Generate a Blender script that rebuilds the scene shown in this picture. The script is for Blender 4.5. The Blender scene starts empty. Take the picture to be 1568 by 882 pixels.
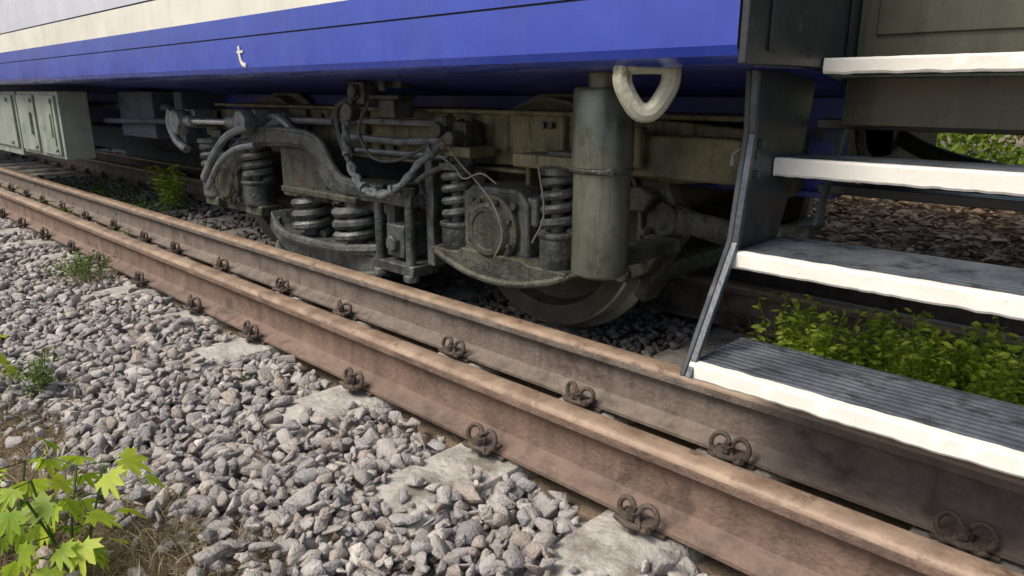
import bpy, math, random, bmesh
import numpy as np
from mathutils import Vector, Matrix, noise
random.seed(7); rng=np.random.default_rng(7)
scene=bpy.context.scene
COL=scene.collection

# ------------------------------------------------------------------ materials
def mat(name,c1,c2,scale=8,rough=.7,metal=0,bump=.3,bscale=60,dust=None,dustamt=.6,contrast=(.35,.65),spec=.5,coat=0,attr=None,chips=None,chipscale=30,rust=None,bdist=.01,chipth=.56,streak=None):
    m=bpy.data.materials.new(name); m.use_nodes=True
    nt=m.node_tree; N=nt.nodes; L=nt.links
    b=N["Principled BSDF"]
    tc=N.new("ShaderNodeTexCoord")
    n1=N.new("ShaderNodeTexNoise"); n1.inputs["Scale"].default_value=scale; n1.inputs["Detail"].default_value=8; n1.inputs["Roughness"].default_value=.65
    L.new(tc.outputs["Object"],n1.inputs["Vector"])
    r=N.new("ShaderNodeValToRGB"); r.color_ramp.elements[0].position=contrast[0]; r.color_ramp.elements[1].position=contrast[1]
    r.color_ramp.elements[0].color=(*c1,1); r.color_ramp.elements[1].color=(*c2,1)
    L.new(n1.outputs["Fac"],r.inputs["Fac"])
    out=r.outputs["Color"]
    if attr:
        a=N.new("ShaderNodeAttribute"); a.attribute_name=attr
        mx=N.new("ShaderNodeMix"); mx.data_type='RGBA'; mx.blend_type='MULTIPLY'; mx.inputs["Factor"].default_value=1
        L.new(out,mx.inputs["A"]); L.new(a.outputs["Color"],mx.inputs["B"]); out=mx.outputs["Result"]
    def over(out,col,fac_socket):
        mx=N.new("ShaderNodeMix"); mx.data_type='RGBA'
        L.new(fac_socket,mx.inputs["Factor"]); L.new(out,mx.inputs["A"]); mx.inputs["B"].default_value=(*col,1)
        return mx.outputs["Result"]
    def noisemask(sc,th,wd,stretch=None,mul=1.0):
        n3=N.new("ShaderNodeTexNoise"); n3.inputs["Scale"].default_value=sc; n3.inputs["Detail"].default_value=6; n3.inputs["Roughness"].default_value=.7
        if stretch:
            mp=N.new("ShaderNodeMapping"); mp.inputs["Scale"].default_value=stretch; L.new(tc.outputs["Object"],mp.inputs[0]); L.new(mp.outputs[0],n3.inputs["Vector"])
        else: L.new(tc.outputs["Object"],n3.inputs["Vector"])
        r3=N.new("ShaderNodeMapRange"); r3.inputs["From Min"].default_value=th; r3.inputs["From Max"].default_value=th+wd; r3.inputs["To Max"].default_value=mul
        L.new(n3.outputs["Fac"],r3.inputs["Value"]); return r3.outputs[0]
    if rust or chips: out=over(out,rust or chips,noisemask(chipscale,chipth,.1))
    if dust:
        g=N.new("ShaderNodeNewGeometry"); sp=N.new("ShaderNodeSeparateXYZ"); L.new(g.outputs["Normal"],sp.inputs[0])
        mr=N.new("ShaderNodeMapRange"); mr.inputs["From Min"].default_value=-.1; mr.inputs["From Max"].default_value=.9; mr.inputs["To Max"].default_value=dustamt
        L.new(sp.outputs["Z"],mr.inputs["Value"])
        n4=N.new("ShaderNodeTexNoise"); n4.inputs["Scale"].default_value=25; n4.inputs["Detail"].default_value=5
        L.new(tc.outputs["Object"],n4.inputs["Vector"])
        mm=N.new("ShaderNodeMath"); mm.operation='MULTIPLY_ADD'; L.new(n4.outputs["Fac"],mm.inputs[0]); mm.inputs[1].default_value=1.6; mm.inputs[2].default_value=-.3
        m2=N.new("ShaderNodeMath"); m2.operation='MULTIPLY'; m2.use_clamp=True
        L.new(mr.outputs[0],m2.inputs[0]); L.new(mm.outputs[0],m2.inputs[1])
        out=over(out,dust,m2.outputs[0])
    if streak: out=over(out,streak[0],noisemask(streak[2],.5,.2,(9,9,.8),streak[1]))
    L.new(out,b.inputs["Base Color"])
    b.inputs["Metallic"].default_value=metal
    b.inputs["Specular IOR Level"].default_value=spec
    b.inputs["Coat Weight"].default_value=coat
    rr=N.new("ShaderNodeMapRange"); rr.inputs["From Min"].default_value=.3; rr.inputs["From Max"].default_value=.7; rr.inputs["To Min"].default_value=max(.03,rough-.14); rr.inputs["To Max"].default_value=min(1,rough+.14)
    L.new(n1.outputs["Fac"],rr.inputs["Value"]); L.new(rr.outputs[0],b.inputs["Roughness"])
    if bump:
        n2=N.new("ShaderNodeTexNoise"); n2.inputs["Scale"].default_value=bscale; n2.inputs["Detail"].default_value=6
        L.new(tc.outputs["Object"],n2.inputs["Vector"])
        bp=N.new("ShaderNodeBump"); bp.inputs["Strength"].default_value=bump; bp.inputs["Distance"].default_value=bdist
        L.new(n2.outputs["Fac"],bp.inputs["Height"]); L.new(bp.outputs[0],b.inputs["Normal"])
    return m
OIL=((.014,.014,.012),.85,3.0)
M={}
M['blue']=mat("blue_paint",(.020,.046,.36),(.034,.072,.46),3,.26,0,.02,20,coat=.4,dust=(.35,.36,.42),dustamt=.22,rust=(.045,.085,.42),chipscale=1.5,streak=((.08,.11,.30),.25,1.2))
M['cream']=mat("cream_paint",(.68,.68,.60),(.78,.78,.70),4,.4,0,.03,20,coat=.2,streak=((.5,.49,.42),.3,1.2))
M['lav']=mat("pale_grey_paint",(.55,.57,.66),(.64,.66,.74),3,.3,0,.02,20,coat=.3)
M['seam']=mat("seam_dark",(.02,.02,.06),(.03,.03,.09),10,.6)
M['under']=mat("underframe_haze_blue",(.040,.055,.08),(.075,.095,.13),6,.8,0,.3,40,rust=(.025,.03,.04),chipscale=5)  # base colour lightened and blued to stand in for veiling haze
M['navy']=mat("sole_bar_blue",(.025,.04,.22),(.04,.055,.32),6,.5,0,.2,30,rust=(.025,.03,.05),chipscale=7)
M['door']=mat("vestibule_panel",(.05,.055,.042),(.10,.10,.062),2.5,.28,0,.08,12,coat=.3,rust=(.035,.04,.04),chipscale=4,streak=((.02,.025,.025),.6,1.2))
M['side']=mat("vestibule_side",(.018,.023,.029),(.04,.046,.053),8,.36,0,.15,30,rust=(.085,.09,.09),chipscale=16,chipth=.60)
M['grime']=mat("bogie_grime",(.026,.029,.024),(.105,.108,.08),7,.64,.1,.7,70,dust=(.25,.24,.18),dustamt=.6,rust=(.085,.05,.025),chipscale=12,contrast=(.4,.62),streak=OIL)
M['olive']=mat("frame_grime",(.075,.075,.040),(.23,.215,.12),5,.64,.05,.6,60,dust=(.27,.255,.16),dustamt=.65,rust=(.035,.03,.02),chipscale=8,contrast=(.4,.62),streak=OIL)
M['grey']=mat("cast_steel_grime",(.036,.045,.045),(.135,.148,.138),7,.48,.3,.6,60,dust=(.27,.275,.24),dustamt=.65,rust=(.055,.038,.022),chipscale=12,contrast=(.4,.62),streak=OIL)
M['pale']=mat("worn_steel_grey",(.12,.15,.165),(.28,.315,.33),10,.42,.4,.4,60,dust=(.40,.42,.40),dustamt=.6,rust=(.06,.052,.04),chipscale=18)
M['spring']=mat("spring_steel",(.042,.05,.05),(.16,.175,.165),18,.42,.35,.4,80,dust=(.32,.32,.28),dustamt=.75,contrast=(.4,.6))
M['damper']=mat("damper_cover",(.11,.125,.10),(.21,.225,.18),5,.34,.5,.15,30,rust=(.07,.07,.045),chipscale=8,streak=((.05,.055,.04),.75,2.0))
M['silver']=mat("bare_steel",(.5,.53,.55),(.65,.68,.70),15,.3,.8,.05)
M['wire']=mat("sensor_wire",(.15,.15,.13),(.24,.235,.20),30,.5,.1,.1)
M['hose']=mat("hose_rubber",(.03,.035,.035),(.08,.085,.08),40,.6,0,.6,120)
M['hoseg']=mat("hose_grey",(.085,.10,.11),(.20,.225,.23),50,.6,0,.8,200)
M['wheel']=mat("wheel_steel",(.055,.047,.036),(.13,.115,.085),8,.6,.25,.4,50,rust=(.10,.058,.03),chipscale=10)
M['tread']=mat("wheel_tread_steel",(.32,.29,.22),(.50,.455,.36),10,.4,.45,.1,40)
M['rustw']=mat("rail_rust",(.118,.076,.056),(.215,.145,.110),9,.8,.0,.5,90,dust=(.26,.205,.165),dustamt=.45,rust=(.085,.057,.044),chipscale=5,streak=((.062,.045,.036),.6,1.5))
M['rusth']=mat("rail_head_worn",(.21,.145,.10),(.40,.295,.21),8,.55,.1,.3,60,rust=(.14,.09,.062),chipscale=9)
M['rustd']=mat("rail_rust_dark",(.115,.088,.072),(.205,.168,.14),9,.78,.0,.5,80,dust=(.29,.25,.21),dustamt=.55,rust=(.08,.058,.046),chipscale=6,streak=((.052,.043,.036),.65,1.5))
M['clip']=mat("rail_clip_steel",(.05,.038,.032),(.12,.088,.07),30,.65,.2,.6,120,dust=(.2,.16,.13),dustamt=.5)
M['conc']=mat("sleeper_concrete",(.33,.31,.275),(.52,.50,.45),11,.9,0,1,50,rust=(.22,.195,.165),chipscale=5,chipth=.5)
M['stone']=mat("crushed_stone",(.70,.70,.70),(1.2,1.17,1.12),45,.88,0,.8,140,attr="col",dust=(.54,.50,.44),dustamt=.4,contrast=(.3,.7))
M['step']=mat("step_steel",(.06,.072,.085),(.12,.14,.155),12,.45,.3,.25,60)
M['nose']=mat("white_step_paint",(.80,.79,.72),(.87,.86,.80),10,.75,0,.25,60,chips=(.42,.41,.36),chipscale=85,chipth=.63,bdist=.004)
M['boxg']=mat("equipment_box_paint",(.20,.235,.20),(.30,.34,.29),5,.6,0,.2,30,dust=(.35,.36,.3),dustamt=.4,rust=(.14,.155,.13),chipscale=6,streak=((.10,.11,.09),.5,1.5))
M['ringp']=mat("hook_paint",(.36,.37,.29),(.54,.55,.45),12,.5,.1,.3,60,rust=(.2,.18,.12),chipscale=22)
M['bark']=mat("bark",(.12,.09,.06),(.24,.185,.13),14,.9,0,1,40)
M['glass']=mat("window_glass",(.02,.025,.03),(.03,.035,.04),2,.08,0,0)

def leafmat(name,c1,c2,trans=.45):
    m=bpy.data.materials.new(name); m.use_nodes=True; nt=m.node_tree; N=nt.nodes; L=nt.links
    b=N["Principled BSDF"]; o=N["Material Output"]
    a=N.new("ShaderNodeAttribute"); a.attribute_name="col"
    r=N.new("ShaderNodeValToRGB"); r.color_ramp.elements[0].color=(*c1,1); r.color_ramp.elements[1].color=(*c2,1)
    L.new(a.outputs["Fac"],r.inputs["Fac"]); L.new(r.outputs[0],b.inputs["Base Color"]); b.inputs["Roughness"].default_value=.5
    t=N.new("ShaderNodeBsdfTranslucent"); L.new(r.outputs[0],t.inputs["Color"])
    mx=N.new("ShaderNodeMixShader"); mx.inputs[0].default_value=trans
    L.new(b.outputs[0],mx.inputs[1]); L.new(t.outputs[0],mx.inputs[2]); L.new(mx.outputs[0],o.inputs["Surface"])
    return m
M['leafy']=leafmat("sapling_leaf",(.20,.36,.02),(.62,.74,.07),.5)
M['leafw']=leafmat("leafy_weed",(.30,.46,.04),(.80,.88,.14),.4)
M['leafg']=leafmat("weed_leaf",(.08,.14,.03),(.24,.34,.07),.4)
M['leafb']=leafmat("bush_leaf",(.06,.12,.012),(.34,.48,.05),.4)
M['straw']=leafmat("dry_grass_blade",(.18,.13,.07),(.50,.42,.27),.3)
M['litter']=leafmat("dry_leaf",(.14,.085,.05),(.62,.42,.25),.2)

def treadmat():
    m=mat("tread_plate",(.085,.10,.12),(.17,.19,.22),7,.48,.25,0,rust=(.05,.055,.06),chipscale=12,chipth=.52)
    nt=m.node_tree;N=nt.nodes;L=nt.links;b=N["Principled BSDF"]
    tc=N.new("ShaderNodeTexCoord")
    nz=N.new("ShaderNodeTexNoise");nz.inputs["Scale"].default_value=9;L.new(tc.outputs["Object"],nz.inputs["Vector"])
    vm=N.new("ShaderNodeVectorMath");vm.operation='MULTIPLY_ADD';L.new(nz.outputs["Color"],vm.inputs[0]);vm.inputs[1].default_value=(.02,.02,0);L.new(tc.outputs["Object"],vm.inputs[2])
    sp=N.new("ShaderNodeSeparateXYZ"); L.new(vm.outputs[0],sp.inputs[0])
    def comb(a,bb):
        m1=N.new("ShaderNodeMath");m1.operation='MULTIPLY';L.new(sp.outputs["X"],m1.inputs[0]);m1.inputs[1].default_value=a
        m2=N.new("ShaderNodeMath");m2.operation='MULTIPLY_ADD';L.new(sp.outputs["Y"],m2.inputs[0]);m2.inputs[1].default_value=bb;L.new(m1.outputs[0],m2.inputs[2])
        s=N.new("ShaderNodeMath");s.operation='SINE';L.new(m2.outputs[0],s.inputs[0]);return s.outputs[0]
    p=N.new("ShaderNodeMath");p.operation='MULTIPLY';L.new(comb(105,105*1.3),p.inputs[0]);L.new(comb(105,-105*1.3),p.inputs[1])
    bp=N.new("ShaderNodeBump");bp.inputs["Strength"].default_value=.6;bp.inputs["Distance"].default_value=.005
    L.new(p.outputs[0],bp.inputs["Height"]);L.new(bp.outputs[0],b.inputs["Normal"])
    return m
M['treadp']=treadmat()

# ------------------------------------------------------------------ builders
KM=Matrix.Translation((0,0,-.288))@Matrix.Scale(1.36,4)   # coach drawing units -> metres (coach has dropped off the rail)
def empty(name,parent=None):
    e=bpy.data.objects.new(name,None); COL.objects.link(e); e.empty_display_size=.2
    if parent: e.parent=parent
    return e
class P:
    def __init__(s,name,m,parent=None,bevel=0,coach=False,smooth=True,angle=35,bseg=2):
        s.n=name;s.m=m if isinstance(m,list) else [m];s.p=parent;s.b=bevel;s.c=coach;s.v=[];s.f=[];s.mi=[];s.sm=smooth;s.a=angle;s.bs=bseg
    def add(s,v,f,mi=0):
        o=len(s.v);s.v+= [tuple(q) for q in v];s.f+=[tuple(i+o for i in q) for q in f];s.mi+=[mi]*len(f);return s
    def box(s,x0,x1,y0,y1,z0,z1,mi=0):
        if x0>x1:x0,x1=x1,x0
        v=[(x0,y0,z0),(x1,y0,z0),(x1,y1,z0),(x0,y1,z0),(x0,y0,z1),(x1,y0,z1),(x1,y1,z1),(x0,y1,z1)]
        return s.add(v,[(0,3,2,1),(4,5,6,7),(0,1,5,4),(1,2,6,5),(2,3,7,6),(3,0,4,7)],mi)
    def prism(s,poly,a,b,axis='y',mi=0):
        n=len(poly)
        ar=sum(poly[i][0]*poly[(i+1)%n][1]-poly[(i+1)%n][0]*poly[i][1] for i in range(n))
        pl=poly if ar>0 else poly[::-1]
        if axis=='y': v=[(p[0],a,p[1]) for p in pl]+[(p[0],b,p[1]) for p in pl]; flip=False
        elif axis=='x': v=[(a,p[0],p[1]) for p in pl]+[(b,p[0],p[1]) for p in pl]; flip=True
        else: v=[(p[0],p[1],a) for p in pl]+[(p[0],p[1],b) for p in pl]; flip=True
        f=[tuple(range(n)),tuple(range(2*n-1,n-1,-1))]+[(i+n,(i+1)%n+n,(i+1)%n,i) for i in range(n)]
        if flip: f=[q[::-1] for q in f]
        return s.add(v,f,mi)
    def tube(s,path,r,n=10,closed=False,mi=0,flat=1.0,up=None):
        pts=[Vector(p) for p in path];k=len(pts)
        rs=r if isinstance(r,(list,tuple)) else [r]*k
        v=[];f=[]
        T=[]
        for i in range(k):
            if closed: t=pts[(i+1)%k]-pts[i-1]
            else: t=pts[min(i+1,k-1)]-pts[max(i-1,0)]
            T.append(t.normalized())
        a=Vector(up) if up else (Vector((0,0,1)) if abs(T[0].z)<.9 else Vector((1,0,0)))
        nn=(a-T[0]*a.dot(T[0])).normalized()
        for i in range(k):
            nn=(nn-T[i]*nn.dot(T[i])).normalized(); bb=T[i].cross(nn)
            for j in range(n):
                an=2*math.pi*j/n
                v.append(pts[i]+(nn*math.cos(an)*flat+bb*math.sin(an))*rs[i])
        m=k if closed else k-1
        for i in range(m):
            for j in range(n):
                i2=(i+1)%k
                f.append((i*n+j,i*n+(j+1)%n,i2*n+(j+1)%n,i2*n+j))
        if not closed:
            f.append(tuple(range(n-1,-1,-1)));f.append(tuple((k-1)*n+j for j in range(n)))
        return s.add(v,f,mi)
    def cyl(s,p,q,r,n=24,r2=None,mi=0): return s.tube([p,q],[r,r if r2 is None else r2],n,mi=mi)
    def lathe(s,cx,cy,cz,prof,n=48,axis='y',mi=0):
        v=[];f=[];k=len(prof)
        for r,t in prof:
            for j in range(n):
                a=2*math.pi*j/n
                if axis=='y': v.append((cx+r*math.cos(a),cy+t,cz+r*math.sin(a)))
                else: v.append((cx+r*math.cos(a),cy+r*math.sin(a),cz+t))
        for i in range(k-1):
            for j in range(n):
                f.append((i*n+j,i*n+(j+1)%n,(i+1)*n+(j+1)%n,(i+1)*n+j))
        return s.add(v,f,mi)
    def spring(s,x,y,z0,z1,r,wr,turns,mi=0):
        n=int(turns*18);pts=[(x+r*math.cos(2*math.pi*turns*i/n),y+r*math.sin(2*math.pi*turns*i/n),z0+(z1-z0)*i/n) for i in range(n+1)]
        return s.tube(pts,wr,8,mi=mi)
    def done(s):
        me=bpy.data.meshes.new(s.n);me.from_pydata(s.v,[],s.f)
        for m in s.m: me.materials.append(m)
        me.polygons.foreach_set("material_index",s.mi)
        if s.c: me.transform(KM)
        bm=bmesh.new();bm.from_mesh(me);bmesh.ops.recalc_face_normals(bm,faces=bm.faces);bm.to_mesh(me);bm.free()
        if s.sm:
            me.polygons.foreach_set("use_smooth",[True]*len(me.polygons)); me.set_sharp_from_angle(angle=math.radians(s.a))
        o=bpy.data.objects.new(s.n,me);COL.objects.link(o)
        if s.p:o.parent=s.p
        if s.b:
            md=o.modifiers.new("b",'BEVEL');md.width=s.b;md.segments=s.bs;md.limit_method='ANGLE';md.angle_limit=math.radians(40)
        return o
def bez(pts,n=8):
    P_=[Vector(p) for p in pts];P_=[P_[0]*2-P_[1]]+P_+[P_[-1]*2-P_[-2]];o=[]
    for i in range(1,len(P_)-2):
        a,b,c,d=P_[i-1:i+3]
        for k in range(n):
            t=k/n;o.append(.5*((2*b)+(c-a)*t+(2*a-5*b+4*c-d)*t*t+(3*b-a-3*c+d)*t**3))
    o.append(P_[-2]);return o

# ------------------------------------------------------------------ ground
def gz(x,y):
    z=-.250
    if y<.45: z-=(.45-y)*.10 if y>-1.5 else .195
    if y>4.4: z+=min(.1,(y-4.4)*.05)
    z+=.015*noise.noise(Vector((x*1.3,y*1.3,0)))
    if y>4.5: z+=.08*noise.noise(Vector((x*.5,y*.5,3)))
    return z
xs=np.concatenate([-np.geomspace(300,12,14),np.arange(-11.5,4,.18),np.geomspace(4.2,300,14)])
ys=np.concatenate([-np.geomspace(300,4,14),np.arange(-3.8,11,.18),np.geomspace(11.3,300,14)])
V=[(x,y,gz(x,y)) for y in ys for x in xs];nx=len(xs)
F=[(j*nx+i,j*nx+i+1,(j+1)*nx+i+1,(j+1)*nx+i) for j in range(len(ys)-1) for i in range(nx-1)]
M['soil']=mat("soil",(.15,.11,.075),(.32,.25,.175),5,.95,0,1,70,rust=(.20,.155,.09),chipscale=3)
g=P("ground",M['soil']);g.add(V,F);g.done()

# ------------------------------------------------------------------ rails
SL=[.95,.36,-.25,-.82,-1.34,-1.97,-2.71,-3.27,-3.95,-4.60,-5.11,-5.74,-6.36,-6.99]
while SL[-1]>-34: SL.append(SL[-1]-.6)
half=[(0,0),(.020,-.001),(.028,-.0035),(.034,-.009),(.0372,-.017),(.038,-.026),(.0375,-.037),(.032,-.044),(.016,-.051),(.0105,-.061),(.009,-.09),(.0095,-.125),(.014,-.146),(.030,-.157),(.066,-.166),(.075,-.170),(.075,-.18)]
prof=half+[(-a,b) for a,b in half[::-1][:-1]]
def rail(name,y,web,dz=0,fast=True,sides=(-1,1),xmax=2.5):
    e=empty(name)
    p=P("rail_bar",[web,M['rusth']],e,angle=30)
    n=len(prof)
    X=list(np.linspace(-40,-8,17))+list(np.linspace(-7.5,xmax,61))
    v=[];f=[];mi=[]
    for x in X:
        w=.0015*noise.noise(Vector((x*.8,y,0)))
        v+=[(x,y+a+w,b+dz) for a,b in prof]
    for i in range(len(X)-1):
        for j in range(n):
            j2=(j+1)%n
            f.append((i*n+j,i*n+j2,(i+1)*n+j2,(i+1)*n+j))
            zz=(prof[j][1]+prof[j2][1])/2
            mi.append(1 if zz>-.014 else 0)
    f+= [tuple(range(n)),tuple((len(X)-1)*n+j for j in range(n))];mi+=[0,0]
    p.v=v;p.f=f;p.mi=mi;p.done()
    if fast:
        c=P("fastening",M['clip'],e); pl=P("rail_pad",M['clip'],e,bevel=.003)
        for k,sx in enumerate(SL):
            if sx<-14: break
            pl.box(sx-.07,sx+.07,y-.082,y+.082,-.193+dz,-.1815+dz)
            for sd in sides:
                ty=random.uniform(-.008,.008);a0=random.uniform(-.45,.45)
                yy=y+sd*(.098+ty)
                for s2 in (-1,1):
                    cx=sx+s2*.030+random.uniform(-.006,.006);R=random.uniform(.023,.028);pts=[]
                    for t in range(25):
                        a=math.radians(-80+ t*16.5)
                        px_=R*math.cos(a)*1.05;pz=R*math.sin(a)
                        yo=sd*(t/24-.5)*.026-pz*.35*sd
                        pts.append((cx+s2*px_*.9,yy+yo+a0*px_*.8,-.140+dz+pz))
                    c.tube(pts,.0072,8)
                c.tube([(sx-.03,yy+sd*.02,-.160+dz),(sx,yy+sd*.032,-.158+dz),(sx+.03,yy+sd*.02,-.160+dz)],.0075,8)
                c.cyl((sx,yy+sd*.006,-.19+dz),(sx,yy+sd*.006,-.122+dz),.009,10)
                c.cyl((sx,yy+sd*.006,-.150+dz),(sx,yy+sd*.006,-.134+dz),.0175,6)
                c.box(sx-.045,sx+.045,min(yy-sd*.035,yy+sd*.02),max(yy-sd*.035,yy+sd*.02),-.1655+dz,-.157+dz)
        c.done();pl.done()
    return e
rail("steel_rail",1.35,M['rustw'],sides=(-1,))
rail("steel_rail",1.79,M['rustd'],sides=(-1,))
rail("steel_rail",2.84,M['rustd'],dz=-.0,sides=(-1,))
rail("steel_rail",3.31,M['rustd'],fast=False)
for k,sx in enumerate(SL):
    w=.125; y0=.95+random.uniform(-.05,.06)
    ny=60 if sx>-8 else 6
    Y=np.linspace(y0,4.35,ny);sec=[(-w-.02,-.36),(-w,-.225),(-w+.016,-.200),(-w*.4,-.194),(w*.4,-.194),(w-.016,-.200),(w,-.225),(w+.02,-.36)]
    v=[];f=[]
    for j,y in enumerate(Y):
        for a,b in sec:
            q=noise.noise(Vector((sx*5+a*14,y*14,b*20)))
            v.append((sx+a+.012*q,y+(.02*q if j==0 else 0),b+(.006*q if b>-.3 else 0)-(.022 if j==0 and b>-.3 else 0)))
    n=len(sec)
    for j in range(ny-1):
        for i in range(n): f.append((j*n+i,j*n+(i+1)%n,(j+1)*n+(i+1)%n,(j+1)*n+i))
    f+=[tuple(range(n)),tuple((ny-1)*n+i for i in range(n))]
    s=P("concrete_sleeper",M['conc'],angle=50);s.add(v,f);s.done()

# ------------------------------------------------------------------ ballast stones
def rockvar(bev=True):
    bm=bmesh.new()
    sc=np.array([1,random.uniform(.58,.95),random.uniform(.40,.72)])
    for i in range(12):
        v=rng.normal(size=3);v/=np.linalg.norm(v);v=np.sign(v)*np.abs(v)**.7
        v*=random.uniform(.8,1.05)*sc
        bm.verts.new(v*(.57 if bev else .52))
    bmesh.ops.convex_hull(bm,input=bm.verts)
    for v in [v for v in bm.verts if not v.link_faces]: bm.verts.remove(v)
    if bev: bmesh.ops.bevel(bm,geom=list(bm.edges),offset=.028,segments=1,affect='EDGES',clamp_overlap=True)
    bmesh.ops.triangulate(bm,faces=bm.faces)
    bm.verts.index_update()
    V=np.array([v.co[:] for v in bm.verts]);F=np.array([[q.index for q in f.verts] for f in bm.faces]);bm.free()
    return V,F
HI=[rockvar() for _ in range(18)];LO=[rockvar(False) for _ in range(14)]
def rotm(n):
    q=rng.normal(size=(n,4));q/=np.linalg.norm(q,axis=1)[:,None];w,x,y,z=q.T
    return np.stack([1-2*(y*y+z*z),2*(x*y-z*w),2*(x*z+y*w),2*(x*y+z*w),1-2*(x*x+z*z),2*(y*z-x*w),2*(x*z-y*w),2*(y*z+x*w),1-2*(x*x+y*y)],1).reshape(n,3,3)
def fastmesh(name,V,F,C,m,parent=None):
    me=bpy.data.meshes.new(name);nv=len(V);nf=len(F);k=F.shape[1]
    me.vertices.add(nv);me.vertices.foreach_set("co",V.astype(np.float32).ravel())
    me.loops.add(nf*k);me.loops.foreach_set("vertex_index",F.astype(np.int32).ravel())
    me.polygons.add(nf);me.polygons.foreach_set("loop_start",np.arange(0,nf*k,k,dtype=np.int32))
    me.update(calc_edges=True)
    a=me.color_attributes.new("col",'FLOAT_COLOR','POINT');a.data.foreach_set("color",np.concatenate([C,np.ones((nv,1))],1).astype(np.float32).ravel())
    me.materials.append(m);o=bpy.data.objects.new(name,me);COL.objects.link(o)
    if parent:o.parent=parent
    return o
def stones(pos,size,vars_):
    n=len(pos);R=rotm(n);idx=rng.integers(0,len(vars_),n)
    g=rng.choice([0,1,2,3,4],n,p=[.44,.26,.16,.11,.03])
    base=np.array([[.39,.375,.365],[.29,.285,.30],[.46,.43,.395],[.355,.305,.27],[.55,.53,.50]])[g]*rng.uniform(.62,1.22,(n,1))
    VV=[];FF=[];CC=[];off=0
    for i,(v,f) in enumerate(vars_):
        s=np.where(idx==i)[0]
        if not len(s):continue
        w=np.einsum('nij,vj->nvi',R[s],v)*size[s,None,None];w[:,:,2]*=.8
        w+=pos[s,None,:]
        VV.append(w.reshape(-1,3));ff=f[None]+(np.arange(len(s))*len(v))[:,None,None]+off
        FF.append(ff.reshape(-1,3));CC.append(np.repeat(base[s],len(v),0));off+=len(s)*len(v)
    return np.concatenate(VV),np.concatenate(FF),np.concatenate(CC)
SLa=np.array(SL)
def region(x0,x1,y0,y1,cell,layers,dens=None,smin=.028,smax=.062):
    P_=[];S_=[]
    for l in range(layers):
        gx,gy=np.meshgrid(np.arange(x0,x1,cell),np.arange(y0,y1,cell));n=gx.size
        x=gx.ravel()+rng.uniform(-.5,.5,n)*cell;y=gy.ravel()+rng.uniform(-.5,.5,n)*cell
        s=rng.uniform(smin,smax,n)*(rng.uniform(.75,1.2,n))
        big=rng.uniform(size=n)<.09; s=np.where(big,s*1.4,s)
        base=-.250-np.clip(.45-y,0,1.95)*.10
        z=base+.014+l*.028+rng.uniform(-.008,.014,n)
        d=np.min(np.abs(x[:,None]-SLa[None]),1)
        on=(d<.125)&(y>.94)&(y<4.4)
        cover=np.where(y<1.06,.34,.06)+np.where(d>.088,.36,0)
        keep=(~on)|(rng.uniform(size=n)<cover*(1.1/layers))
        z=np.where(on,-.195+s*.22,z)
        for ry in (1.35,1.79,2.84,3.31):
            keep&=~((np.abs(y-ry)<.09)) 
            near=(np.abs(y-ry)<.15)
            keep&=~(near&on)
        if dens is not None: keep&=rng.uniform(size=n)<dens(x,y)
        P_.append(np.stack([x,y,z],1)[keep]);S_.append(s[keep])
    return np.concatenate(P_),np.concatenate(S_)
def dn(x,y):
    e=.50-.08*np.sin(x*2.1)+.05*np.sin(x*7)-np.clip((x+1.45)*.9,0,1.2)-np.clip((-x-2.6)*.5,0,.25)
    return np.clip((y-e)/.26+.5,.10,1)
grav=empty("ballast_gravel")
p,s=region(-4.2,1.2,-.1,1.28,.033,2,dn,.028,.066);v,f,c=stones(p,s,HI);fastmesh("near_stones",v,f,c,M['stone'],grav)
p,s=region(-14,-4.2,.1,1.28,.040,2,None,.034,.066);v,f,c=stones(p,s,LO);fastmesh("distant_stones",v,f,c,M['stone'],grav)
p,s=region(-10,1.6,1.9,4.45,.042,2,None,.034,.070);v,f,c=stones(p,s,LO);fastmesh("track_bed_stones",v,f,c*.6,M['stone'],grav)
p,s=region(-30,-14,.2,4.4,.10,1,None,.05,.1);v,f,c=stones(p,s,LO);fastmesh("far_stones",v,f,c,M['stone'],grav)
p,s=region(-7,3,-3,-.1,.07,1,lambda x,y:np.full(len(x),.35),.02,.05);v,f,c=stones(p,s,LO);fastmesh("scattered_stones",v,f,c,M['stone'],grav)

# ------------------------------------------------------------------ coach body
coach=empty("passenger_coach")
sd=[(1.70,.79),(1.60,.80),(1.34,.838),(1.12,.838),(1.075,.843),(1.057,.853),(1.050,.868),(1.050,.953),(1.0545,.954),(1.0545,.9565),(1.050,.9575),(1.050,1.012),(1.050,1.105),(1.053,1.106),(1.053,1.110),(1.050,1.111),(1.05,2.55),(1.09,2.70),(1.25,2.83),(1.6,2.93),(2.19,2.97)]
sm=[5,5,5,0,0,0,0,3,3,3,0,1,3,3,3,2,2,2,2,2]
cy=2.19
full=sd+[(2*cy-a,b) for a,b in sd[::-1][1:]]
fm=sm+sm[::-1]
def body(name,x0,x1,nseg):
    p=P(name,[M['blue'],M['cream'],M['lav'],M['seam'],M['side'],M['navy']],coach,coach=True,angle=25)
    n=len(full);X=np.linspace(x0,x1,nseg+1);v=[];f=[];mi=[]
    for x in X: v+=[(x,a,b) for a,b in full]
    for i in range(nseg):
        for j in range(n):
            j2=(j+1)%n
            f.append((i*n+j,i*n+j2,(i+1)*n+j2,(i+1)*n+j));mi.append(fm[j] if j<n-1 else 4)
    f+=[tuple(range(n)),tuple(nseg*n+j for j in range(n))];mi+=[4,4]
    p.v=v;p.f=f;p.mi=mi;p.done()
body("body_shell",-16,-.55,8);body("end_shell",.40,1.5,1)
p=P("door_header",M['lav'],coach,coach=True);p.box(-.55,.40,1.052,3.3,2.3,2.6);p.done()
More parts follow.
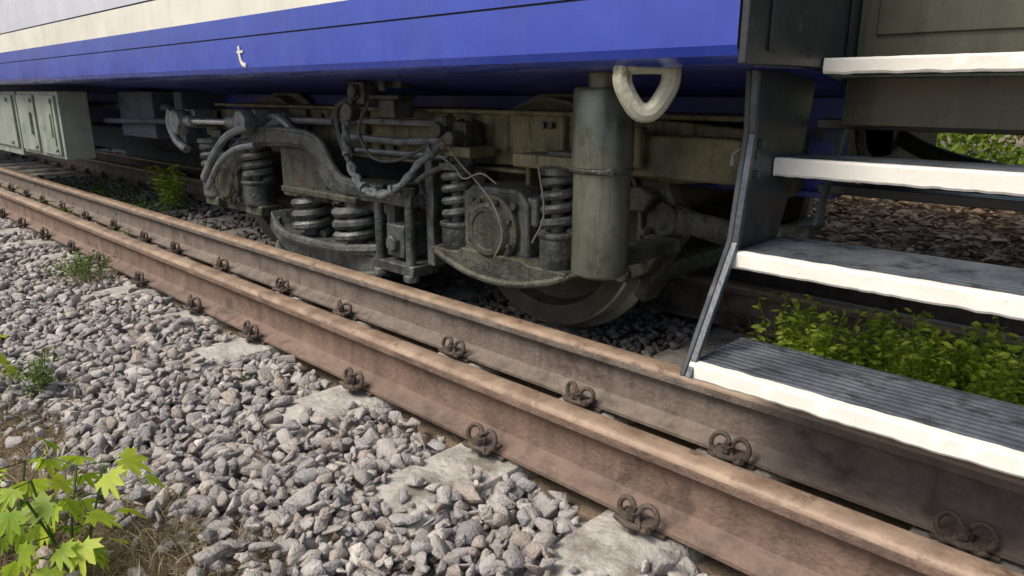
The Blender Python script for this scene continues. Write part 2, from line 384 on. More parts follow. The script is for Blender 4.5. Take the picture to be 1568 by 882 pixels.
w=P("window",M['glass'],coach,coach=True,bevel=.01)
for i in range(9): w.box(-1.6-i*1.45,-2.5-i*1.45,1.044,1.06,1.55,2.2)
w.done()
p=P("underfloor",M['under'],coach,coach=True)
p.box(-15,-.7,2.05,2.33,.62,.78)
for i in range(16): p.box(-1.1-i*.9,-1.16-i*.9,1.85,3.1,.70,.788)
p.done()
p=P("sole_bar",M['navy'],coach,coach=True,bevel=.004);p.box(-15.9,-.62,1.72,1.75,.56,.788);p.box(-15.9,-.62,1.69,1.719,.56,.575);p.done()
p=P("vestibule_side_wall",M['side'],coach,coach=True,bevel=.003);p.box(-.549,-.535,1.053,1.52,.84,2.3);p.box(.385,.399,1.053,1.52,.84,2.3)
p.box(-.5345,-.530,1.12,1.14,.86,2.2);p.box(-.5345,-.530,1.44,1.455,.86,2.2);p.done()
p=P("door_panel",M['door'],coach,coach=True,bevel=.004);p.box(-.534,.384,1.49,1.52,.845,2.3);p.box(-.50,.36,1.484,1.4895,.90,1.4);p.done()
p=P("side_mark",M['cream'],coach,coach=True);
p.tube(bez([(-2.155,1.0475,.930),(-2.153,1.0475,.90),(-2.142,1.0475,.880),(-2.118,1.0475,.874)],6),.0065,6,flat=.4,up=(0,1,0));p.tube([(-2.168,1.0475,.913),(-2.13,1.0475,.914)],.004,6,flat=.4,up=(0,1,0));p.done()
p=P("equipment_box",M['boxg'],coach,coach=True,bevel=.008)
p.box(-4.62,-5.5,1.18,1.33,.43,.80);p.box(-5.56,-7.6,1.18,1.33,.40,.80)
for a,b in ((-4.66,-5.03),(-5.09,-5.46),(-5.6,-6.5),(-6.6,-7.5)): p.box(a,b,1.165,1.1795,.45,.78)
p.box(-4.72,-4.75,1.15,1.164,.55,.68);p.box(-5.15,-5.18,1.15,1.164,.55,.68)
p.box(-4.70,-4.715,1.158,1.1645,.5,.74)
for xx in (-4.70,-5.12,-5.7,-6.7):
    for zz in (.48,.75): p.cyl((xx,1.15,zz),(xx,1.166,zz),.012,8)
p.done()
p=P("underfloor_light_blockers",M['under'],coach,coach=True,bevel=.01)  # dark boxes and tank added to block daylight under the coach
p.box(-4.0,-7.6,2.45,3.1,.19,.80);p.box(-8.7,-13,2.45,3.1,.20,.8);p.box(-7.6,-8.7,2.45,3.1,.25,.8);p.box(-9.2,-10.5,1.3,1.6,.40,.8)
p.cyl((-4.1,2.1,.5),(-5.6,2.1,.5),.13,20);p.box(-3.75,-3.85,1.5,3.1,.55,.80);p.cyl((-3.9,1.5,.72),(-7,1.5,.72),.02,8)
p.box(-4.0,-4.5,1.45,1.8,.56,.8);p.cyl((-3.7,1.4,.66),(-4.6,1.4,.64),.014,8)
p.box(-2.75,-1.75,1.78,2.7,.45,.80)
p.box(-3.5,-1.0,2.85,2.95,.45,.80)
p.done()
r=Vector((.717,.697,0));C0=Vector((-.755,1.12,.805))
p=P("lifting_ring",M['ringp'],coach,coach=True)
tri=[(-.043,.028),(-.034,.040),(.034,.040),(.043,.028),(.040,.002),(.018,-.034),(0,-.042),(-.018,-.034),(-.040,.002)]
k=len(tri);pts=[]
for i in range(k):
    a,b,c_,d=[Vector(tri[(i+j-1)%k]) for j in range(4)]
    for q in range(4):
        t=q/4;u=.5*((2*b)+(c_-a)*t+(2*a-5*b+4*c_-d)*t*t+(3*b-a-3*c_+d)*t**3);pts.append(C0+r*u.x+Vector((0,0,u.y)))
p.tube(pts,.0175,10,closed=True);p.box(-.77,-.74,1.10,1.14,.842,.87);p.done()

# ------------------------------------------------------------------ bogie
bog=empty("train_bogie")
def part(n,m,b=.006,**k): return P(n,M[m],bog,bevel=b,coach=True,**k)
p=part("side_frame",'olive',.01)
p.prism([(-3.5,.66),(-3.42,.72),(-2.6,.735),(-1.9,.745),(-1.15,.745),(-.72,.715),(-.72,.61),(-.95,.58),(-1.2,.60),(-1.75,.58),(-2.5,.555),(-2.8,.60),(-3.4,.60)],1.53,1.65)
p.box(-3.4,-.75,1.505,1.67,.735,.748);p.box(-2.55,-1.15,1.505,1.67,.57,.582)
for x in (-1.76,-1.28,-2.2,-2.6): p.box(x-.008,x+.008,1.506,1.53,.583,.734)
p.done()
p=part("frame_bolts",'grey',0)
for x in (-1.70,-1.65,-1.36,-1.33,-2.12,-2.05,-2.5):
    for z in (.61,.71): p.cyl((x,1.515,z),(x,1.532,z),.010,6)
p.done()
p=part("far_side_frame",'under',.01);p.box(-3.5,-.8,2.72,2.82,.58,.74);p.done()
p=part("headstock",'olive',.01);p.box(-.80,-.70,1.60,2.8,.56,.71);p.box(-3.5,-3.38,1.5,2.8,.60,.72)
p.box(-1.16,-.74,1.47,1.528,.60,.70);p.box(-1.10,-.98,1.44,1.47,.62,.72)
p.done()
def axle(xw,xc,lr,name,R0):
    e=empty(name,bog); cz=.10+R0
    k=R0/.355
    for yw,sg in ((1.654,1),(2.72,-1)):
        w=P("wheel",[M['wheel'],M['tread']],e,coach=True,angle=30)
        S=lambda L:[(a*k,b*sg) for a,b in L]
        w.lathe(xw,yw,cz,S([(0,-.075),(.055,-.075),(.065,-.065),(.07,-.03),(.11,.005),(.24,.012),(.275,-.005),(.29,-.045),(.345,-.05)]))
        w.lathe(xw,yw,cz,S([(.345,-.05),(.352,-.044),(.356,.018),(.366,.024),(.378,.030),(.380,.038),(.376,.046),(.355,.048)]),mi=1,n=72)
        w.lathe(xw,yw,cz,S([(.355,.048),(.28,.045),(.26,.03),(.1,.03),(.07,.06),(0,.06)]))
        w.done()
    a=P("axle_shaft",M['wheel'],e,coach=True);a.cyl((xw,1.45,cz-.01),(xw,2.9,cz-.01),.058,24);a.done()
    b=P("axle_box",M['grey'],e,bevel=.012,coach=True,bseg=3)
    ax=xc-.07;az=.425;L=.130
    b.prism([(ax-L,az-.07),(ax-L+.03,az-.10),(ax+L-.03,az-.10),(ax+L,az-.07),(ax+L,az+.08),(ax+L-.035,az+.118),(ax-L+.035,az+.118),(ax-L,az+.08)],1.40,1.6)
    b.box(ax-L-.02,ax-L+.02,1.41,1.5,az+.02,az+.10);b.box(ax+L-.02,ax+L+.02,1.41,1.5,az+.02,az+.10)
    b.done()
    b=P("axle_box_cover",M['grime'],e,coach=True)
    b.lathe(ax,1.40,az,[(.100,.003),(.100,-.016),(.092,-.022),(.080,-.022),(.076,-.032),(.068,-.038),(.055,-.038),(.052,-.034),(0,-.034)],40)
    for i in range(8):
        t=i*math.pi/4+.39;b.cyl((ax+.087*math.cos(t),1.381,az+.087*math.sin(t)),(ax+.087*math.cos(t),1.369,az+.087*math.sin(t)),.008,6)
    for i in range(4):
        t=i*math.pi/2+.79;b.cyl((ax+.118*math.cos(t),1.40,az+.105*math.sin(t)),(ax+.118*math.cos(t),1.385,az+.105*math.sin(t)),.012,6)
    b.done()
    s=P("axle_spring",M['spring'],e,coach=True);cu=P("spring_cup",M['grey'],e,bevel=.004,coach=True)
    for sx,z0,z1 in ((xc-.245,.425,.585),(xc+.150,.445,.60)):
        R=.045*lr
        s.spring(sx,1.42,z0,z1,R*.85,.0125*lr,4.4)
        s.cyl((sx,1.42,z0),(sx,1.42,z1),R*.45,16)
        cu.lathe(sx,1.42,.335,[(0,0),(R*.95,0),(R*1.12,.012),(R*1.12,z0-.335-.015),(R*1.25,z0-.335-.012),(R*1.25,z0-.335),(R,z0-.335),(0,z0-.335)],24,axis='z')
        cu.lathe(sx,1.42,z1,[(0,-.006),(R*1.2,-.006),(R*1.2,.012),(0,.02)],24,axis='z')
        cu.box(sx-.05,sx+.05,1.43,1.6,z1+.012,z1+.05)
    s.done();cu.done()
    w=P("equaliser_wing",M['grime'],e,bevel=.01,coach=True)
    if lr==1.0:
        top=[(xc-.315,.345),(xc-.20,.345),(xc-.18,.36),(xc+.06,.36),(xc+.085,.35),(xc+.215,.35)]
        bot=[(xc+.215,.322),(xc+.13,.305),(xc+.03,.282),(xc-.14,.282),(xc-.25,.305),(xc-.31,.325)]
        w.prism(top+bot,1.37,1.50)
        w.tube(bez([(xc-.32,1.46,.335),(xc-.30,1.38,.335),(xc-.22,1.36,.315),(xc-.10,1.355,.292),(xc+.04,1.355,.292),(xc+.15,1.36,.315),(xc+.21,1.38,.335),(xc+.225,1.46,.34)],5),.011,8)
    else:
        w.box(xc-.31,xc-.18,1.38,1.5,.30,.345);w.box(xc+.08,xc+.22,1.38,1.5,.30,.345);w.box(xc-.18,xc+.08,1.42,1.5,.29,.34)
    w.done()
    return e
axle(-1.42,-1.36,1.0,"leading_axle",.342);axle(-3.06,-3.0,1.3,"trailing_axle",.342)
p=part("spring_bracket",'olive',.006)
p.box(-1.36,-1.12,1.40,1.505,.605,.640);p.box(-1.35,-1.335,1.44,1.505,.55,.605);p.box(-1.70,-1.53,1.40,1.505,.615,.645)
p.box(-1.13,-1.12,1.42,1.505,.50,.605)
p.done()
p=part("swan_neck_yoke",'grey',.014,bseg=3)
outer=bez([(-3.17,0,.40),(-3.12,0,.48),(-2.98,0,.57),(-2.82,0,.635),(-2.68,0,.657),(-2.40,0,.655),(-2.29,0,.625),(-2.22,0,.545),(-2.14,0,.505),(-1.90,0,.495)],4)
inner=bez([(-1.90,0,.455),(-2.16,0,.455),(-2.27,0,.49),(-2.34,0,.575),(-2.42,0,.605),(-2.66,0,.603),(-2.78,0,.58),(-2.92,0,.51),(-3.03,0,.42),(-3.07,0,.36)],4)
p.prism([(a.x,a.z) for a in outer]+[(a.x,a.z) for a in inner],1.37,1.41);p.done()
p=part("yoke_rib",'grey',0)
p.tube([(a.x,1.385,a.z) for a in outer],.012,8);p.tube([(a.x,1.385,a.z) for a in inner],.010,8);p.done()
p=part("yoke_outer_arm",'pale',0)
p.tube(bez([(-3.13,1.31,.44),(-3.0,1.31,.55),(-2.86,1.31,.63),(-2.72,1.33,.67)],5),.016,8)
p.tube(bez([(-3.08,1.30,.40),(-2.95,1.30,.51),(-2.82,1.31,.575),(-2.70,1.34,.60)],5),.012,8)
p.done()
p=part("pressed_panel",'grime',.012);p.box(-2.62,-2.30,1.40,1.53,.405,.60);p.box(-2.2,-1.92,1.42,1.53,.40,.50);p.done()
p=part("bolster_spring",'spring',0)
for sx,R in ((-2.46,.062),(-2.16,.072)):
    p.spring(sx,1.43,.275,.43,R,.0175,3.6);p.cyl((sx,1.43,.27),(sx,1.43,.43),R*.55,16)
p.done()
p=part("spring_plank",'grey',.01,bseg=3)
p.prism([(-2.66,.345),(-2.62,.285),(-2.5,.262),(-1.98,.262),(-1.94,.30),(-1.92,.30),(-1.92,.235),(-2.0,.19),(-2.2,.172),(-2.46,.178),(-2.58,.20),(-2.68,.27)],1.36,1.62)
p.done()
p=part("plank_lip",'grey',0)
for z,rr in ((.285,.017),(.195,.013)):
    p.tube(bez([(-2.68,1.44,z+.04),(-2.62,1.36,z+.01),(-2.45,1.325,z-.01),(-2.15,1.32,z-.008),(-2.0,1.345,z+.005),(-1.93,1.40,z+.01)],6),rr,8)
p.done()
p=part("bolster_top_seat",'grime',.008);p.box(-2.56,-2.06,1.36,1.53,.43,.455);p.done()
p=part("swing_hanger",'grey',.006)
for x in (-1.925,-1.765): p.cyl((x,1.36,.24),(x,1.36,.49),.016,12)
p.box(-1.95,-1.74,1.345,1.40,.455,.495);p.box(-1.95,-1.74,1.345,1.45,.235,.27)
p.box(-1.89,-1.80,1.36,1.46,.285,.39);p.cyl((-1.845,1.34,.33),(-1.845,1.37,.33),.028,6)
for x in (-1.925,-1.765):
    for z in (.228,.50): p.cyl((x,1.36,z-.012),(x,1.36,z+.012),.028,6)
p.box(-1.735,-1.70,1.40,1.5,.27,.60)
p.box(-1.94,-1.90,1.40,1.5,.27,.46)
p.done()
p=part("damper_rod",'silver',0);p.cyl((-3.38,1.36,.672),(-2.86,1.36,.680),.013,14);p.done()
p=part("damper_mount",'pale',.006)
p.lathe(-3.45,1.36,.665,[(0,-.03),(.05,-.03),(.056,-.02),(.056,.02),(.05,.03),(0,.03)],20)
p.lathe(-2.80,1.36,.682,[(0,-.03),(.045,-.03),(.05,-.02),(.05,.02),(.045,.03),(0,.03)],20)
p.cyl((-3.36,1.36,.672),(-3.30,1.36,.673),.024,14);p.cyl((-2.94,1.36,.679),(-2.86,1.36,.68),.026,14)
p.tube(bez([(-3.52,1.36,.72),(-3.56,1.36,.66),(-3.53,1.37,.58),(-3.45,1.38,.54)],6),.022,8)
p.box(-3.5,-3.38,1.40,1.53,.64,.72);p.box(-2.84,-2.76,1.38,1.53,.65,.73)
p.done()
p=part("brake_pipework",'pale',0)
p.tube([(-2.35,1.47,.70),(-1.72,1.47,.705)],.011,8);p.tube([(-2.3,1.47,.645),(-1.95,1.47,.64),(-1.7,1.47,.655)],.012,8)
p.tube([(-2.75,1.45,.69),(-2.3,1.45,.695)],.013,8)
p.tube([(-2.2,1.47,.60),(-1.7,1.47,.605)],.009,8)
p.tube(bez([(-2.78,1.45,.70),(-2.64,1.42,.70),(-2.55,1.42,.66),(-2.5,1.42,.60)],5),.016,8)
p.tube([(-2.9,1.43,.60),(-2.62,1.43,.70)],.024,8)
p.done()
p=part("air_hose",'hoseg',0)
path=bez([(-2.03,1.36,.80),(-2.05,1.34,.72),(-2.045,1.33,.63),(-2.0,1.32,.55),(-1.93,1.31,.505),(-1.84,1.31,.495),(-1.76,1.32,.525),(-1.69,1.35,.60),(-1.63,1.40,.665)],14)
q1=[];q2=[]
for i,a in enumerate(path):
    t=i*.42;off=Vector((math.cos(t)*.007,math.sin(t)*.006,math.sin(t)*.006));q1.append(a+off);q2.append(a-off)
p.tube(q1,.0095,8);p.tube(q2,.0075,8)
for i in range(8,len(path)-4,24):
    a=path[i];b=path[i+1];d=(b-a).normalized()*.006;p.cyl(a-d,a+d,.019,10)
p.done()
p=part("thin_hose",'hose',0)
p.tube(bez([(-2.0,1.36,.79),(-2.10,1.34,.75),(-2.08,1.33,.66),(-2.02,1.32,.58)],8),.010,8)
p.tube(bez([(-1.62,1.40,.68),(-1.70,1.36,.60),(-1.72,1.35,.54),(-1.66,1.36,.57),(-1.58,1.38,.60)],8),.009,8)
p.tube(bez([(-1.95,1.36,.77),(-1.97,1.33,.68),(-1.90,1.33,.60),(-1.78,1.34,.60),(-1.68,1.38,.65)],8),.005,8)
p.done()
p=part("sensor_cable",'wire',0)
for q in ([(-1.64,1.38,.62),(-1.56,1.37,.59),(-1.50,1.35,.565),(-1.43,1.35,.585),(-1.38,1.36,.56)],[(-1.60,1.38,.645),(-1.52,1.36,.60),(-1.46,1.36,.56),(-1.38,1.35,.50),(-1.35,1.35,.42),(-1.38,1.35,.36)],[(-1.23,1.36,.62),(-1.20,1.35,.5),(-1.24,1.35,.42)]):
    p.tube(bez(q,6),.0026,6)
p.done()
p=part("valve_block",'grime',.006)
p.box(-1.70,-1.58,1.43,1.50,.645,.715);p.cyl((-1.66,1.38,.69),(-1.66,1.44,.69),.024,10);p.cyl((-1.60,1.38,.67),(-1.60,1.44,.67),.02,10);p.box(-1.68,-1.63,1.40,1.44,.70,.73);p.cyl((-1.63,1.38,.65),(-1.60,1.46,.63),.016,8)
p.done()
p=part("hose_bracket",'grey',.005)
p.box(-2.02,-1.83,1.38,1.46,.775,.79);p.box(-1.93,-1.85,1.38,1.46,.72,.775);p.box(-2.06,-1.98,1.36,1.42,.76,.83);p.cyl((-2.02,1.34,.80),(-2.02,1.42,.80),.022,10);p.cyl((-1.9,1.38,.80),(-1.9,1.38,.835),.014,8);p.box(-1.98,-1.84,1.40,1.44,.81,.835)
p.cyl((-2.04,1.33,.735),(-2.04,1.37,.735),.03,10)
p.done()
p=part("vertical_damper",'damper',0)
p.lathe(-.945,1.25,0,[(0,.64),(.062,.64),(.066,.645),(.0655,.80),(.062,.808),(0,.808)],18,axis='z')
p.lathe(-.945,1.25,0,[(0,.405),(.050,.405),(.061,.412),(.0625,.418),(.062,.636),(.055,.639),(0,.639)],18,axis='z')
p.cyl((-.945,1.25,.80),(-.945,1.25,.837),.035,16)
p.done()
p=part("damper_band",'grey',.002)
p.lathe(-.945,1.25,0,[(.0625,.632),(.0675,.634),(.0675,.642),(.0625,.644)],18,axis='z');p.cyl((-.89,1.20,.64),(-.875,1.185,.64),.009,6);p.box(-.98,-.91,1.25,1.53,.42,.45);p.done()
p=part("brake_rigging",'grime',.008)
xc,cz=-1.42,.442
arc=[(xc+.372*math.cos(math.radians(a)),cz+.372*math.sin(math.radians(a))) for a in range(-30,26,6)]
arc2=[(xc+.410*math.cos(math.radians(a)),cz+.410*math.sin(math.radians(a))) for a in range(24,-31,-6)]
p.prism(arc+arc2,1.61,1.69)
p.prism([(-1.06,.60),(-.98,.60),(-.93,.50),(-.95,.44),(-1.02,.34),(-1.09,.30),(-1.11,.33),(-1.04,.42),(-1.02,.50)],1.55,1.60)
p.tube([(-.97,1.57,.49),(-.90,1.57,.485),(-.78,1.57,.47),(-.62,1.6,.47)],[.05,.03,.033,.04],12)
p.cyl((-.97,1.53,.49),(-.97,1.62,.49),.045,12);p.cyl((-1.09,1.53,.33),(-1.09,1.72,.33),.026,10)
p.tube([(-.95,1.62,.46),(-1.05,1.62,.30)],.022,8)
p.tube([(-.98,1.60,.60),(-.96,1.60,.70)],.024,8)
p.prism([(-1.20,.55),(-1.02,.57),(-.98,.55),(-1.0,.51),(-1.18,.50)],1.50,1.549)
p.cyl((-1.05,1.6,.32),(-1.05,2.75,.32),.03,10)
for (a,b) in ((-1.15,.53),(-1.06,.545),(-1.0,.46),(-1.03,.38)): p.cyl((a,1.49,b),(a,1.56,b),.012,6)
p.done()
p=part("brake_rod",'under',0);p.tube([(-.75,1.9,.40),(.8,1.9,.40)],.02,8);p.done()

# ------------------------------------------------------------------ steps
st=empty("train_steps")
p=P("stringer",M['side'],st,bevel=.003,coach=True)
poly=[(1.05,.318),(1.185,.54),(1.215,.73),(1.205,.836),(1.49,.836),(1.46,.70),(1.37,.515),(1.20,.505),(1.075,.318)]
p.prism(poly,-.612,-.601,'x');p.prism(poly,.36,.371,'x')
p.done()
p=P("stringer_edge",M['step'],st,bevel=.002,coach=True)
for x in (-.601,.348):
    for (a,b),(c_,d) in zip(poly[:3],poly[1:4]):
        p.prism([(a,b),(c_,d),(c_+.012,d-.002),(a+.012,b-.002)],x,x+.012,'x')
p.prism([(1.50,.53),(1.525,.53),(1.62,.735),(1.595,.735)],-.585,-.575,'x')
p.done()
p=P("bolt",M['grey'],st,coach=True)
for y,z in ((1.24,.69),(1.26,.71),(1.25,.655),(1.23,.50)): p.cyl((-.62,y,z),(-.592,y,z),.007,6)
p.tube([(-.615,1.215,.70),(-.622,1.205,.69),(-.622,1.205,.672)],.004,6)
p.done()
tr=P("tread",M['treadp'],st,bevel=.002,coach=True);ns=P("white_nosing",M['nose'],st,coach=True);un=P("tread_frame",M['side'],st,bevel=.002,coach=True)
for (y0,y1,z,h,x0,x1) in ((1.344,1.484,.856,.026,-.533,.383),(1.33,1.49,.679,.033,-.600,.36),(1.19,1.40,.521,.030,-.600,.36),(1.068,1.255,.342,.029,-.600,.36)):
    n=110;v=[];f=[]
    X=np.linspace(x0+.001,x1-.001,n)
    for x in X:
        a=.0006*noise.noise(Vector((x*60,z*10,0)));b=.0022*noise.noise(Vector((x*45,z*10,5)));b2=.005*noise.noise(Vector((x*34,z*10,9)))
        v+=[(x,y0-.004,z-h+b),(x,y0-.007,z-h+.004+b),(x,y0-.007,z-.003),(x,y0-.004,z+.001+a),(x,y0+.010+b2,z+.0012),(x,y0+.008,z-h)]
    for i in range(n-1):
        for j in range(6): f.append((i*6+j,i*6+(j+1)%6,(i+1)*6+(j+1)%6,(i+1)*6+j))
    f+=[tuple(range(6)),tuple((n-1)*6+j for j in range(6))]
    ns.add(v,f)
    tr.box(x0+.001,x1-.001,y0+.0085,y1,z-.004,z)
    un.box(x0+.002,x1-.002,y0+.0125,y0+.019,z-h+.002,z-.0045);un.box(x0+.002,x1-.002,y1-.012,y1-.001,z-h,z-.0045)
    for k in range(3):
        xx=x0+.2+k*.25;un.box(xx,xx+.012,y0+.0195,y1-.013,z-h+.004,z-.0045)
tr.done();ns.done();un.done()
p=P("riser_panel",M['door'],st,bevel=.003,coach=True);p.box(-.55,.36,1.50,1.512,.735,.826);p.done()
p=P("cross_bar",M['side'],st,bevel=.003,coach=True);p.box(-.62,.36,1.60,1.62,.585,.605);p.box(-.62,.36,1.62,1.66,.598,.605);p.box(-.62,.36,1.56,1.60,.725,.745);p.done()

h=empty("brake_hose")
p=P("hose_loop",M['hose'],h,coach=True)
p.tube(bez([(-.95,2.1,.80),(-.92,2.1,.70),(-.72,2.05,.60),(-.45,2.0,.565),(-.1,2.0,.57),(.3,2.0,.65)],8),.028,10)
p.tube(bez([(-.80,2.4,.80),(-.72,2.4,.68),(-.5,2.35,.60),(-.1,2.3,.57),(.4,2.3,.62)],8),.024,10)
p.tube(bez([(-.62,1.8,.80),(-.60,1.8,.66),(-.5,1.8,.62),(-.3,1.8,.60),(.0,1.8,.585),(.4,1.8,.60)],8),.012,10)
p.done()
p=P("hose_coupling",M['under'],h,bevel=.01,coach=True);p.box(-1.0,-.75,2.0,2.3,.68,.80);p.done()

# ------------------------------------------------------------------ vegetation
def leafshape(kind):
    if kind=='maple':
        A=[(-180,.12),(-150,.42),(-128,.30),(-100,.72),(-88,.55),(-72,.80),(-60,.44),(-42,.66),(-30,.90),(-20,.72),(-14,.50),(-7,.88),(0,1.12),(7,.88),(14,.50),(20,.72),(30,.90),(42,.66),(60,.44),(72,.80),(88,.55),(100,.72),(128,.30),(150,.42)]
        pts=[(r*math.cos(math.radians(a)),r*math.sin(math.radians(a))) for a,r in A]
    else:
        pts=[(0,0),(.3,.22),(.65,.2),(1,0),(.65,-.2),(.3,-.22)]
    V=[(.15,0,0)];V+=[(x+.2,y,-.30*(x*x+y*y)+.12*abs(y)) for x,y in pts]
    return np.array(V),np.array([[0,i+1,(i+1)%len(pts)+1] for i in range(len(pts))])
def leaves(name,specs,m,parent,kind='maple'):
    lv,lf=leafshape(kind);VV=[];FF=[];CC=[];o=0
    for pos,dr,size,roll,col in specs:
        d=Vector(dr).normalized();q=d.to_track_quat('X','Z').to_matrix()@Matrix.Rotation(roll,3,'X')
        w=(np.array(q)@(lv*size).T).T+np.array(pos)
        VV.append(w);FF.append(lf+o)
        cc=np.full((len(lv),3),col);cc[0]=max(0,col-.3);CC.append(cc);o+=len(lv)
    return fastmesh(name,np.concatenate(VV),np.concatenate(FF),np.concatenate(CC),m,parent)
def sapling(x,y,z,h,nst,lean,size,seed,spread=1,lv=4):
    random.seed(seed);e=empty("maple_sapling");p=P("stem",M['leafg'],e);sp=[]
    for i in range(nst):
        a=random.uniform(0,6.28);L=h*random.uniform(.7,1)
        top=Vector((x+lean[0]+math.cos(a)*.06*spread,y+lean[1]+math.sin(a)*.06*spread,z+L))
        b=Vector((x,y,z));mid=b.lerp(top,.5)+Vector((random.uniform(-.02,.02),random.uniform(-.02,.02),.02))
        path=bez([b,mid,top],6);p.tube(path,.0028,5)
        for k in range(lv):
            t=.35+.65*k/(lv-1);pt=path[int(t*(len(path)-1))]
            for s in range(2):
                aa=a+k*1.57+s*math.pi+random.uniform(-.4,.4);pl=random.uniform(.03,.08)*spread
                e2=pt+Vector((math.cos(aa)*pl,math.sin(aa)*pl,random.uniform(0,.03)))
                p.tube([pt,e2],.0014,4)
                sp.append((e2,(math.cos(aa),math.sin(aa),random.uniform(-1.3,-.3)),size*random.uniform(.55,1.1),random.uniform(-.7,.7),random.uniform(.25,1)))
    p.done();leaves("leaves",sp,M['leafy'],e)
sapling(-1.62,.30,-.28,.33,4,(-.02,.02),.056,3,1.25)
sapling(-3.0,.36,-.27,.22,3,(.02,0),.06,5,1.2)
sapling(-1.86,.22,-.28,.27,3,(-.0,.0),.052,9,1.2)
def blades(name,cx,cy,rx,ry,n,h,m,w=.003,lean=.5,z0=None,seed=1):
    r=np.random.default_rng(seed);V=[];F=[];C=[];o=0
    for i in range(n):
        a=r.uniform(0,6.28);q=math.sqrt(r.uniform());x=cx+rx*q*math.cos(a);y=cy+ry*q*math.sin(a)
        z=gz(x,y)+.01 if z0 is None else z0
        L=h*r.uniform(.4,1.1);d=np.array([r.normal()*lean,r.normal()*lean,1]);d/=np.linalg.norm(d)
        side=np.cross(d,[r.normal(),r.normal(),.1]);side/=np.linalg.norm(side);ww=w*r.uniform(.6,1.5)
        b=np.array([x,y,z]);droop=np.array([d[0],d[1],-.4])*L*.35
        mid=b+d*L*.55;tip=b+d*L+droop
        V+=[b-side*ww,b+side*ww,mid+side*ww*.8,mid-side*ww*.8,tip,tip]
        F+=[[o,o+1,o+2,o+3],[o+3,o+2,o+4,o+5]];C+=[[r.uniform()]*3]*6;o+=6
    return fastmesh(name,np.array(V),np.array(F),np.array(C),m)
blades("dry_grass",-1.72,.28,.45,.28,7000,.10,M['straw'],.0013,1.4,seed=2)
blades("dry_grass",-1.36,.44,.26,.22,2200,.11,M['straw'],.0010,1.8,seed=12)
blades("dry_grass",-2.7,.42,.8,.16,2600,.09,M['straw'],.0014,1.3,seed=3)
blades("dry_grass",-4.4,1.12,.25,.14,400,.14,M['straw'],.0018,.6,seed=31)
def weed(cx,cy,r,h,n,seed,z0=-.24,m='leafg',size=.02,name="weed_plant"):
    random.seed(seed);e=empty(name);p=P("stem",M[m],e);sp=[]
    for i in range(n):
        a=random.uniform(0,6.28);q=random.uniform(0,r)
        b=Vector((cx+q*.5*math.cos(a),cy+q*.5*math.sin(a),z0));t=Vector((cx+q*math.cos(a)*1.3,cy+q*math.sin(a)*1.3,z0+h*random.uniform(.5,1)))
        path=bez([b,b.lerp(t,.5)+Vector((0,0,h*.1)),t],4);p.tube(path,.0012,4)
        for k in range(2,len(path)):
            for s in range(3):
                aa=random.uniform(0,6.28);sp.append((path[k],(math.cos(aa),math.sin(aa),random.uniform(-.3,.9)),size*random.uniform(.5,1.3),random.uniform(-1,1),random.uniform(0,1)))
    p.done();leaves("leaves",sp,M[m],e,'lance')
weed(-4.35,1.10,.16,.20,22,21);weed(-4.55,1.12,.13,.15,18,22)
weed(-2.78,.52,.07,.18,14,23);weed(-2.42,1.05,.04,.06,6,24,size=.012)
weed(-6.5,2.4,.16,.42,26,25,m='leafw',size=.045);weed(-6.1,2.05,.3,.22,26,26,size=.03);weed(-7.2,2.05,.4,.22,26,28,size=.03);weed(-8.2,2.1,.4,.2,22,29,size=.03)
weed(-5.4,1.58,.12,.14,16,27,size=.022);weed(-6.6,1.58,.14,.16,16,37,size=.022)
for i,(x,y) in enumerate(((-.92,2.32),(-.78,2.22),(-.66,2.38),(-.50,2.25),(-.36,2.36),(-.22,2.25),(-.06,2.36),(.10,2.25),(-.44,2.45),(-.14,2.44),(-.30,2.18))):
    weed(x,y,.11,.29+.12*random.random(),46,30+i,z0=-.24,m='leafw',size=.028)
def scatter_leaves(name,x0,x1,y0,y1,n,size,m,zf,seed=4):
    r=np.random.default_rng(seed);sp=[]
    for i in range(n):
        x=r.uniform(x0,x1);y=r.uniform(y0,y1);a=r.uniform(0,6.28)
        sp.append(((x,y,zf(x,y)+r.uniform(.005,.04)),(math.cos(a),math.sin(a),r.uniform(-.4,.4)),size*r.uniform(.5,1.3),r.uniform(-.6,.6),r.uniform()))
    return leaves(name,sp,M[m],None,'lance')
scatter_leaves("leaf_litter",-4.5,1,4.5,8.5,12000,.11,'litter',gz)
def foliage(name,blobs,n,size,m,parent,seed):
    r=np.random.default_rng(seed);V=[];F=[];C=[];o=0
    for (bx,by,bz,rx,ry,rz) in blobs:
        k=int(n*rx*rz)
        for i in range(k):
            d=r.normal(size=3);d/=np.linalg.norm(d);q=r.uniform(.35,1)**.5
            if noise.noise(Vector((bx+d[0]*2.2,by+d[1]*2.2,bz+d[2]*2.2)))<-.12: q*=.7
            c=np.array([bx+d[0]*rx*q,by+d[1]*ry*q,bz+d[2]*rz*q])
            if c[2]<-.25: continue
            u=r.normal(size=3);u/=np.linalg.norm(u);w=np.cross(u,r.normal(size=3));w/=np.linalg.norm(w)
            s=size*r.uniform(.5,1.3)
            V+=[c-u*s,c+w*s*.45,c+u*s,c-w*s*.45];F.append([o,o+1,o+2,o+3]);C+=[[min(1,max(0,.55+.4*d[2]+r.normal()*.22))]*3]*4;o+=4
    return fastmesh(name,np.array(V),np.array(F),np.array(C),m,parent)
random.seed(50)
BX=[(-2.6,8.6),(-1.2,8.8),(-.1,8.6),(1.3,9.0),(-4.4,9.3)]+[(-34+i*3.0,13+random.uniform(-1,3)) for i in range(14)]
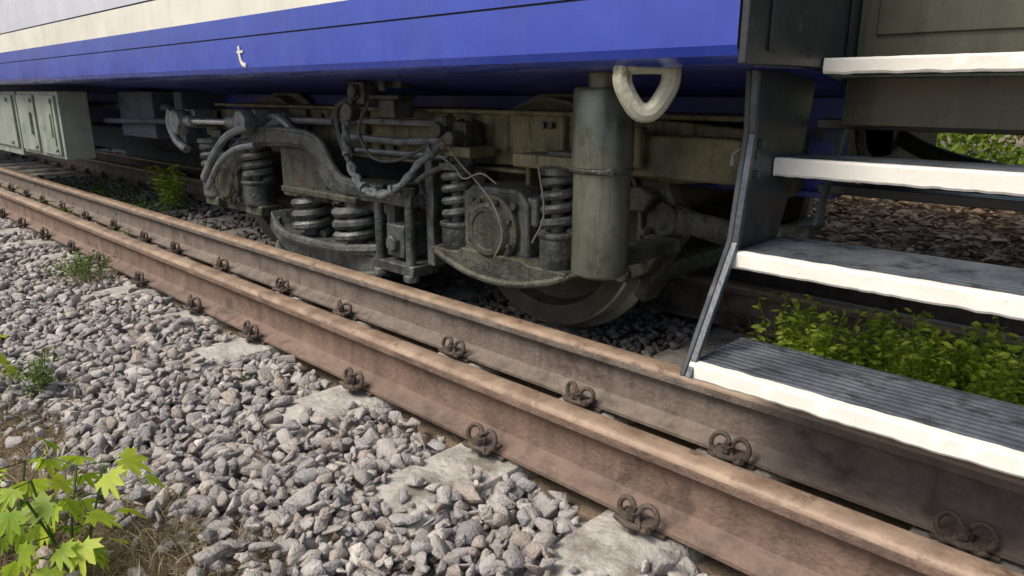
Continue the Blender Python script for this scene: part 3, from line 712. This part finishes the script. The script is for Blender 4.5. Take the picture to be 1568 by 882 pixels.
for i,(x,y) in enumerate(BX):
    e=empty("bush");near=y<10
    bl=[(x+random.uniform(-.7,.7),y+random.uniform(-.4,.4),random.uniform(.1,.5) if near else random.uniform(.3,1.6),random.uniform(.5,.8) if near else 1.2,.6,random.uniform(.5,.9)) for _ in range(4)]
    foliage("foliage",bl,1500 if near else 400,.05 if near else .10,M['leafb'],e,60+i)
    p=P("stems",M['bark'],e)
    for b in bl: p.tube([(x,y,-.3),(b[0],b[1],b[2])],[.03,.01],6)
    p.done()
for i,(x,y,hh) in enumerate(((-6.5,11.5,6),(-3.3,8.2,6.5),(-14,12,7),(3,12,6))):
    e=empty("deciduous_tree");p=P("trunk",M['bark'],e)
    tr_=bez([(x,y,-.4),(x+.15,y,hh*.3),(x-.1,y+.1,hh*.6),(x+.1,y,hh)],6);k=len(tr_)
    p.tube(tr_,[.18*(1-.8*j/k)+.02 for j in range(k)],12);bl=[]
    for j in range(8):
        a=j*2.4;z=hh*(.4+.06*j);L=hh*.28
        t=(x+math.cos(a)*L,y+math.sin(a)*L,z+L*.5);p.tube([(x,y,z),((x+t[0])/2,(y+t[1])/2,z+L*.35),t],[.07,.045,.015],7)
        bl.append((t[0],t[1],t[2],1.2,1.2,.9))
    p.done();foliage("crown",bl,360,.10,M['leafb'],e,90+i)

# ------------------------------------------------------------------ light, sky, camera
w=bpy.data.worlds.new("World");scene.world=w;w.use_nodes=True;nt=w.node_tree
bg=nt.nodes["Background"];sky=nt.nodes.new("ShaderNodeTexSky");sky.sky_type='NISHITA';sky.sun_disc=False
EL=52;AZ=-164
sky.sun_elevation=math.radians(EL);sky.sun_rotation=math.radians(AZ);sky.dust_density=4;sky.air_density=1.0
nt.links.new(sky.outputs[0],bg.inputs[0]);bg.inputs[1].default_value=.15
sl=bpy.data.lights.new("sun",'SUN');sl.energy=2.7;sl.angle=math.radians(24);sl.color=(1,.92,.80)
so=bpy.data.objects.new("sun",sl);COL.objects.link(so)
to=Vector((math.sin(math.radians(AZ))*math.cos(math.radians(EL)),math.cos(math.radians(AZ))*math.cos(math.radians(EL)),math.sin(math.radians(EL))))
so.rotation_euler=to.to_track_quat('Z','Y').to_euler();so.location=(0,0,10)
cd=bpy.data.cameras.new("camera");co=bpy.data.objects.new("camera",cd);COL.objects.link(co);scene.camera=co
cd.lens=1100/1568*36;cd.sensor_width=36;cd.clip_start=.02;cd.clip_end=1000
Pp=math.atan(301/1100);A=math.radians(45.8)
fw=Vector((-math.cos(A)*math.cos(Pp),math.sin(A)*math.cos(Pp),-math.sin(Pp)))
co.location=(0,0,.8);co.rotation_euler=fw.to_track_quat('-Z','Y').to_euler()
scene.view_settings.view_transform='Standard';scene.view_settings.look='None';scene.view_settings.exposure=0
